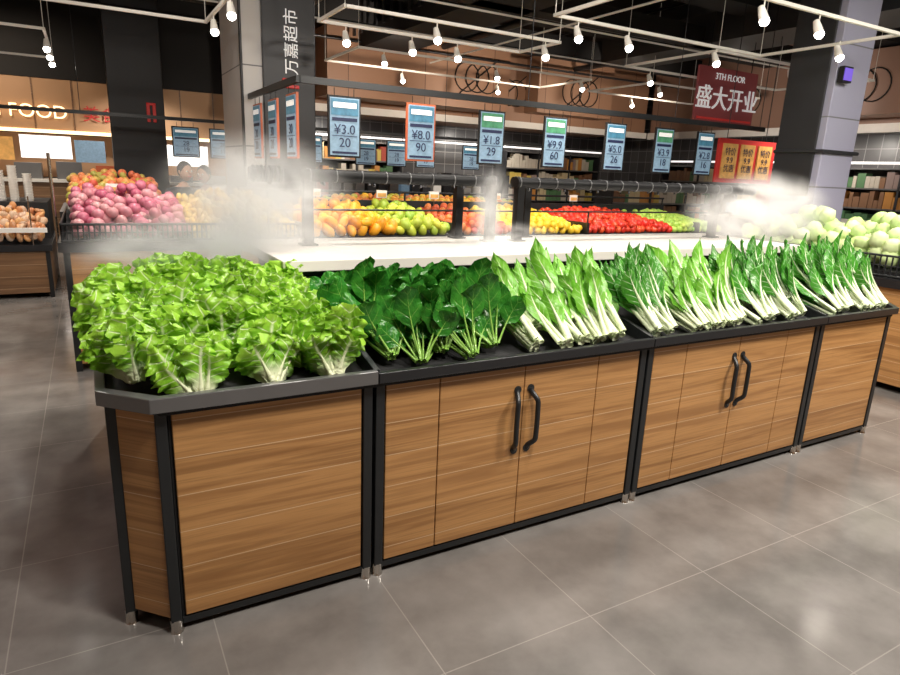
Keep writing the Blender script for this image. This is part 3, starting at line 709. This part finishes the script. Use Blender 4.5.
# ---------------------------------------------------------------- shoppers
def person(x, y, yaw, shirt, sc=.93, lean=.12):
    root = empty('shopper'); m, nt, b = nmat('shopper_cloth_%s' % str(x)); N = NB(nt)
    tc = N.n('ShaderNodeTexCoord'); sp = N.n('ShaderNodeSeparateXYZ'); N.L(tc.outputs['Object'], sp.inputs[0])
    z = sp.outputs['Z']
    c = N.mix(N.math('GREATER_THAN', z, .90), (.03, .035, .05), shirt)
    c = N.mix(N.math('GREATER_THAN', z, 1.43), c, (.55, .33, .23))
    c = N.mix(N.math('LESS_THAN', z, .09), c, (.05, .04, .04))
    N.L(c, b.inputs['Base Color'])
    P = [((0, 0, .95), .13), ((0, .01, 1.12), .125), ((0, -lean*.4, 1.32), .14), ((0, -lean*.5, 1.43), .06), ((0, -lean*.7, 1.50), .052),
         ((-.09, 0, .88), .10), ((-.10, -.02, .48), .065), ((-.10, .02, .09), .045), ((-.10, -.13, .04), .038),
         ((.09, 0, .88), .10), ((.10, .02, .48), .065), ((.10, .06, .09), .045), ((.10, -.09, .04), .038),
         ((-.19, -lean*.4, 1.37), .058), ((-.25, -.02, 1.10), .045), ((-.20, -.24, 1.00), .032),
         ((.19, -lean*.4, 1.37), .058), ((.25, -.02, 1.10), .045), ((.20, -.24, 1.02), .032)]
    E = [(0, 1), (1, 2), (2, 3), (3, 4), (0, 5), (5, 6), (6, 7), (7, 8), (0, 9), (9, 10), (10, 11), (11, 12), (2, 13), (13, 14), (14, 15), (2, 16), (16, 17), (17, 18)]
    me = bpy.data.meshes.new('body'); me.from_pydata([p[0] for p in P], E, [])
    o = bpy.data.objects.new('body', me); COL.objects.link(o); me.materials.append(m); o.parent = root
    o.modifiers.new('skin', 'SKIN')
    for i, p in enumerate(P): me.skin_vertices[0].data[i].radius = (p[1], p[1])
    me.skin_vertices[0].data[0].use_root = True
    sd = o.modifiers.new('sub', 'SUBSURF'); sd.levels = 2; sd.render_levels = 2
    skin = pm('skin', (.55, .33, .23), .5); hair = pm('hair', (.02, .015, .012), .5)
    mb = MB(); hy = -lean*.9; hz = 1.61
    def hf(v): return 1-.12*max(0, -v.z)*(1 if v.y > 0 else .6)
    mb.ico((0, hy, hz), .1, skin, 3, (.78, .95, 1.15), None, hf)
    mb.ico((0, hy+.018, hz+.025), .1, hair, 3, (.86, .98, 1.08))
    mb.tube([(0, hy-.09, hz+.02), (0, hy-.115, hz-.02)], [.008, .014], skin, 6)
    for sx in (-1, 1):
        mb.ico((sx*.03, hy-.087, hz+.012), .011, 'whitep', 2); mb.ico((sx*.03, hy-.096, hz+.012), .006, 'ink', 1)
        mb.ico((sx*.08, hy, hz), .02, skin, 2, (.5, .8, 1.3))
    mb.tube([(-.022, hy-.090, hz-.048), (0, hy-.096, hz-.05), (.022, hy-.090, hz-.048)], .005, 'red', 6)
    mb.obj('head', root)
    mb = MB()
    for sx in (-1, 1):
        w = Vector((sx*.20, -.24, 1.005)); mb.ico(w+Vector((0, -.05, -.01)), .045, skin, 2, (.8, 1.1, .4))
        for q in range(4):
            fx = w+Vector(((q-1.5)*.02, -.09, -.01)); l = (.06, .072, .068, .052)[q]
            mb.tube([fx, fx+Vector((0, -l*.5, -.004)), fx+Vector((0, -l*.85, -.022))], [.009, .008, .006], skin, 6)
        mb.tube([w+Vector((-sx*.03, -.03, -.01)), w+Vector((-sx*.055, -.06, -.014)), w+Vector((-sx*.06, -.085, -.022))], [.011, .009, .007], skin, 6)
    mb.obj('hands', root)
    root.location = (x, y, 0); root.rotation_euler = (0, 0, yaw); root.scale = (sc, sc, sc)
person(.93, 8.0, .4, (.02, .02, .025), .92, .15)
person(1.27, 8.2, -.6, (.35, .10, .10), .90, .15)

# ---------------------------------------------------------------- mist
def mist(c, sc, dens, seed, lo=.34, hi=.74, ns=1.6):
    mb = MB(); mb.ico((0, 0, 0), 1, 'white', 3); o = mb.obj('mist_cloud')
    o.location = c; o.scale = sc
    m = bpy.data.materials.new('mist_volume'); m.use_nodes = True; nt = m.node_tree; nt.nodes.remove(nt.nodes['Principled BSDF']); N = NB(nt)
    tc = N.n('ShaderNodeTexCoord'); ln = N.n('ShaderNodeVectorMath', operation='LENGTH'); N.L(tc.outputs['Object'], ln.inputs[0])
    fall = N.math('SUBTRACT', 1, N.sstep(ln.outputs['Value'], .05, .98))
    mp = N.n('ShaderNodeMapping'); N.L(tc.outputs['Object'], mp.inputs['Vector']); mp.inputs['Location'].default_value = (seed, seed*2.1, 0)
    n = N.n('ShaderNodeTexNoise'); n.inputs['Scale'].default_value = ns; n.inputs['Detail'].default_value = 7; n.inputs['Roughness'].default_value = .6; n.inputs['Distortion'].default_value = 1.0
    N.L(mp.outputs[0], n.inputs['Vector'])
    d = N.math('MULTIPLY', N.math('MULTIPLY', fall, N.sstep(n.outputs['Fac'], lo, hi)), dens)
    pv = N.n('ShaderNodeVolumePrincipled'); pv.inputs['Color'].default_value = (.99, .99, .99, 1); N.L(d, pv.inputs['Density'])
    N.L(N.math('MULTIPLY', d, .06), pv.inputs['Emission Strength']); pv.inputs['Emission Color'].default_value = (1, .98, .96, 1)  # slight self-emission whitens the mist in place of multiple scattering
    N.L(pv.outputs[0], nt.nodes['Material Output'].inputs['Volume'])
    o.data.materials.clear(); o.data.materials.append(m)
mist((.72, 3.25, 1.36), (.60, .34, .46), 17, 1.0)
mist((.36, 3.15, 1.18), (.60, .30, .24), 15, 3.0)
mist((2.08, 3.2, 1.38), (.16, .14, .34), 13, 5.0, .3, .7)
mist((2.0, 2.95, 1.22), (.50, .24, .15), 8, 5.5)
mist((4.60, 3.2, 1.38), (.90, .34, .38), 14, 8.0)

# ---------------------------------------------------------------- lights
def area(loc, size, e, col=(1, .93, .84), rot=(0, 0, 0), sy=None):
    l = bpy.data.lights.new('overhead_area_light', 'AREA'); l.energy = e; l.color = col; l.size = size
    if sy: l.shape = 'RECTANGLE'; l.size_y = sy
    o = bpy.data.objects.new('overhead_area_light', l); COL.objects.link(o); o.location = loc; o.rotation_euler = rot
def spot(loc, tgt, e, ang=100, col=(1, .93, .84), r=.08):
    l = bpy.data.lights.new('overhead_spot', 'SPOT'); l.energy = e; l.color = col; l.spot_size = radians(ang); l.spot_blend = .6; l.shadow_soft_size = r
    o = bpy.data.objects.new('overhead_spot', l); COL.objects.link(o); o.location = loc
    o.rotation_euler = (Vector(tgt)-Vector(loc)).to_track_quat('-Z', 'Y').to_euler()
area((1.2, .3, 4.0), .6, 100, rot=(radians(25), 0, 0))
area((4.2, .2, 4.0), .6, 185, rot=(radians(25), 0, 0))
area((2.6, 3.4, 4.2), 2.6, 155, sy=.6)
area((-3.5, 2, 4.2), 1.2, 45); area((-2.2, 6, 4.2), 1.2, 110); area((6.8, 1.5, 4.2), .6, 165)  # the two left-hand area lights are added fill for the left floor
for x, ty in ((.4, 2.6), (1.4, 2.5), (2.5, 2.5), (3.5, 2.5), (4.4, 2.5)): spot((x+.3, 1.3, 3.1), (x, ty, 1.0), 105, 40, (1, .94, .84), .03)
for x, y, e in ((.5, 5.8, 155), (2.6, 5.8, 155), (5.0, 5.6, 155), (6.4, 3.0, 160), (9.8, 5.8, 200), (-1.5, 8.4, 150), (2.8, 9.8, 130), (6.0, 9.8, 160), (10, 9.5, 200), (-1.5, 12, 180), (.2, 9.6, 120)):
    spot((x, y, 3.0), (x, y+.3, 0), e, 125, (1, .90, .78))
for x in (4.5, 7.5, 10.5): spot((x, 9.6, 3.0), (x+.3, 12.6, 3.4), 170, 100, (1, .84, .68))
for y in (4.5, 8.0): spot((10.4, y, 3.0), (13, y+.3, 3.3), 120, 100, (1, .86, .74))
for x, y in ((1.0, 13.2), (5, 13.6), (9, 13.6)): spot((x, y, 2.6), (x, y+.9, 1.2), 80, 140)
spot((-1.5, 12.6, 3.2), (-1.0, 14.2, 2.4), 90, 110, (1, .8, .6))
spot((12.2, 8, 2.6), (13.3, 8, 1.0), 80, 140)
spot((.3, 5.9, 3.3), (1.8, 8.4, 3.4), 45, 80)
spot((-1.6, 2.6, 2.5), (-1.0, 3.0, 0), 18, 60, (1, .15, .1))  # added red lamp without a fixture, puts a red glow on the floor
w = bpy.data.worlds.new('world'); S.world = w; w.use_nodes = True
w.node_tree.nodes['Background'].inputs[0].default_value = (.8, .85, 1, 1); w.node_tree.nodes['Background'].inputs[1].default_value = .2

# ---------------------------------------------------------------- camera
cd = bpy.data.cameras.new('camera'); cam = bpy.data.objects.new('camera', cd); COL.objects.link(cam)
cd.sensor_width = 36; cd.lens = 629/900*36; cd.clip_start = .05
az, pi_, ro = radians(60.2), radians(14.7), radians(2.4)
F = Vector((cos(az)*cos(pi_), sin(az)*cos(pi_), -sin(pi_)))
R0 = Vector((sin(az), -cos(az), 0)); U0 = R0.cross(F)
R = R0*cos(ro)+U0*sin(ro); Uu = U0*cos(ro)-R0*sin(ro)
mat = Matrix((R, Uu, -F)).transposed().to_4x4(); mat.translation = (0, 0, 1.6)
cam.matrix_world = mat
S.camera = cam
